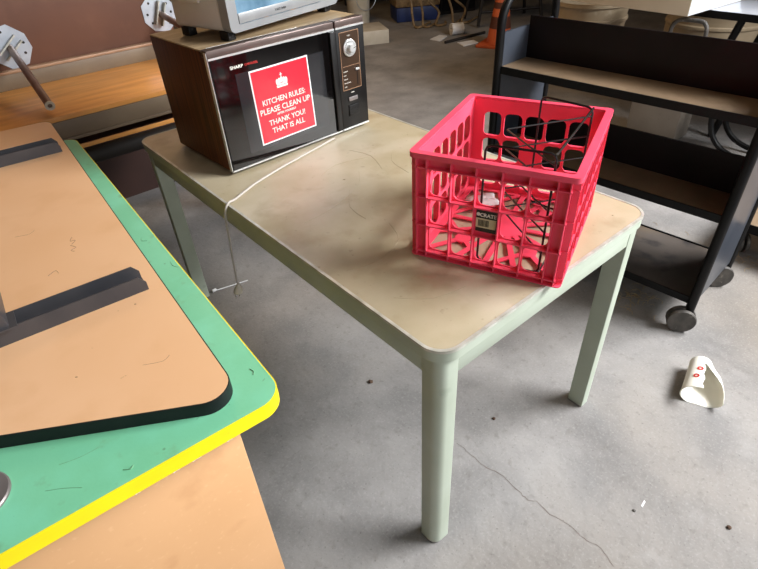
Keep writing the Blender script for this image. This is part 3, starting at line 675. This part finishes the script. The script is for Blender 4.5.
pr = thing('paper_roll', 'white paper roll lying on its side at the back of the floor', 'paper roll', (4.42, 4.0, .062))
obj('roll', lathe(nb(), [(.022, -.07), (.062, -.07), (.062, .07), (.022, .07), (.022, -.07)], 28, RZ(R(-25)) @ RY(R(90))), M['paper'], pr)
for (x, y, sx, sy, a, lb_) in ((4.16, 4.03, .13, .07, 20, 'crumpled white paper beside the paper roll'), (4.19, 3.62, .12, .08, -10, 'flat white paper on the floor beside the traffic cone')):
    o = obj('waste_paper', prism(nb(), [(-sx, -sy), (sx*.8, -sy*.8), (sx, sy*.7), (-sx*.7, sy)], 0, .008), M['paper']); tag(o, lb_, 'paper', loc=(x, y, .0005), rz=R(a))
cn = thing('traffic_cone', 'orange traffic cone with dirty dark band, left of the book cart', 'traffic cone', (4.34, 3.32, 0), R(20))
obj('base', box(nb(), -.19, .19, -.19, .19, 0, .03, bev=.008), M['cone'], cn)
obj('cone_body', lathe(nb(), [(.135, .0305), (.128, .05), (.03, .70), (.022, .71), (.02, .70)], 32), M['cone'], cn)
obj('dirty_band', lathe(nb(), [(.111, .175), (.094, .285)], 32), M['cone_dark'], cn)
bm = lathe(nb(), [(.0815, .36), (.066, .46)], 32); obj('dirty_band', bm, M['cone_dark'], cn)

# ------------------------------------------------------------------ paper cup and small litter
r0, r1, L0 = .034, .050, .165
cu = thing('paper_cup', 'crushed white paper cup with red print lying on the concrete floor', 'cup', (1.085, -.205, .040), R(22))
bm = nb(); n = 90; rows = 24
def cuppt(a, s, rr=0):
    r = r0+(r1-r0)*s-rr; f = s**1.2; a = a % (2*PI); b = math.degrees(a); g = min(1, s*3)*math.sin(PI*(.2+.62*s))
    r *= 1+.60*g*math.exp(-((b-186)/42)**2)
    return Vector((L0*(.5-s), r*math.cos(a)*(1+.10*f), max(-.0395, r*math.sin(a)*(1-.16*f)-.002*s)))
GR = [[bm.verts.new(cuppt(2*PI*k/n, j/(rows-1))) for k in range(n)] for j in range(rows)]
def torn(j, k):
    a = 360*(k+.5)/n; s_ = j/(rows-1); return s_ > .2 and 100-14*(s_-.2)+2*math.sin(j*.9) < a < 108+62*min(1, (s_-.2)*2.2)+2*math.sin(j*.7)
for j in range(rows-1):
    for k in range(n):
        if torn(j, k): continue
        bm.faces.new((GR[j][k], GR[j][(k+1) % n], GR[j+1][(k+1) % n], GR[j+1][k]))
bm.faces.new(GR[0])
loose = [v for v in bm.verts if not v.link_faces]
for v in loose: bm.verts.remove(v)
o = obj('cup_wall', bm, M['label_cup'], cu); so = o.modifiers.new('s', 'SOLIDIFY'); so.thickness = .0008; so.offset = -1
obj('rolled_rim', tube(nb(), [cuppt(R(a), 1) for a in range(176, 446, 6)], .0018, 6), M['label_cup'], cu)
for (s_, a) in ((.42, 78), (.66, 66)):
    r_ = r0+(r1-r0)*s_; p = cuppt(R(a), s_); nn = Vector((0, math.cos(R(a)), math.sin(R(a))))
    obj('red_print', lathe(nb(), [(.004, 0), (.0095, 0), (.0095, .0006), (.004, .0006), (.004, 0)], 16, Matrix.Translation(p+nn*.0008) @ nn.to_track_quat('Z', 'X').to_matrix().to_4x4()), M['red_ink'], cu)

def clod(x, y, s, label, mt='dirt', cat='debris', z=0):
    bm = nb(); r = bmesh.ops.create_icosphere(bm, subdivisions=2, radius=s)
    for v in bm.verts: v.co *= random.uniform(.7, 1.15); v.co.z = max(v.co.z*.6, -s*.35)
    o = obj('debris_crumb', bm, M[mt]); tag(o, label, cat, loc=(x, y, z+s*.35))
random.seed(31)
clod(.466, .181, .006, 'small brown clod on the floor right of the near table leg')
clod(.268, .590, .009, 'brown clod on the shaded floor under the tan table')
clod(.647, -.489, .007, 'brown clod on the floor near the lower right corner of the photo')
clod(.505, -.293, .005, 'grey crumb on the open floor right of the crack', 'rubber')
o = obj('paper_fleck', prism(nb(), [(-.012, -.002), (.010, -.003), (.013, .002), (-.010, .003)], 0, .001), M['paper']); tag(o, 'thin white paper fleck on the open floor right of the crack', 'paper', loc=(.543, -.300, .0005), rz=R(10))
o = obj('white_stick', tube(nb(), [(0, 0, .004), (.150, -.036, .004)], .0025, 8), M['paper']); tag(o, 'thin white stick on the dark floor behind the hanging plug', 'stick', loc=(.100, 1.499, 0))
lathe_bm = lathe(nb(), [(0, -.012), (.007, -.009), (.007, .009), (0, .012)], 12, T(-.002, 0, .008) @ RY(PI/2)); obj('stick_tip', lathe_bm, M['paper'], o)
def straw(name, label, cx, cy, sx, sy, n, seed):
    random.seed(seed); bm = nb()
    for k in range(n):
        x = cx+random.gauss(0, sx); y = cy+random.gauss(0, sy); a = random.uniform(0, PI); l = random.uniform(.012, .045)
        p = [(x, y, .0025), (x+math.cos(a)*l*.5, y+math.sin(a)*l*.5, .003+random.random()*.006), (x+math.cos(a+.4)*l, y+math.sin(a+.4)*l, .0025)]
        tube(bm, p, .0008, 4)
    o = obj(name, bm, M['straw'], kind='stuff'); tag(o, label, 'straw')
straw('dry_straw', 'wisps of dry straw on the floor under the near end of the cart', 1.38, .17, .05, .05, 60, 4)
straw('dry_straw', 'dry straw scattered on the floor beside the low dolly', 2.0, -.05, .05, .12, 60, 8)
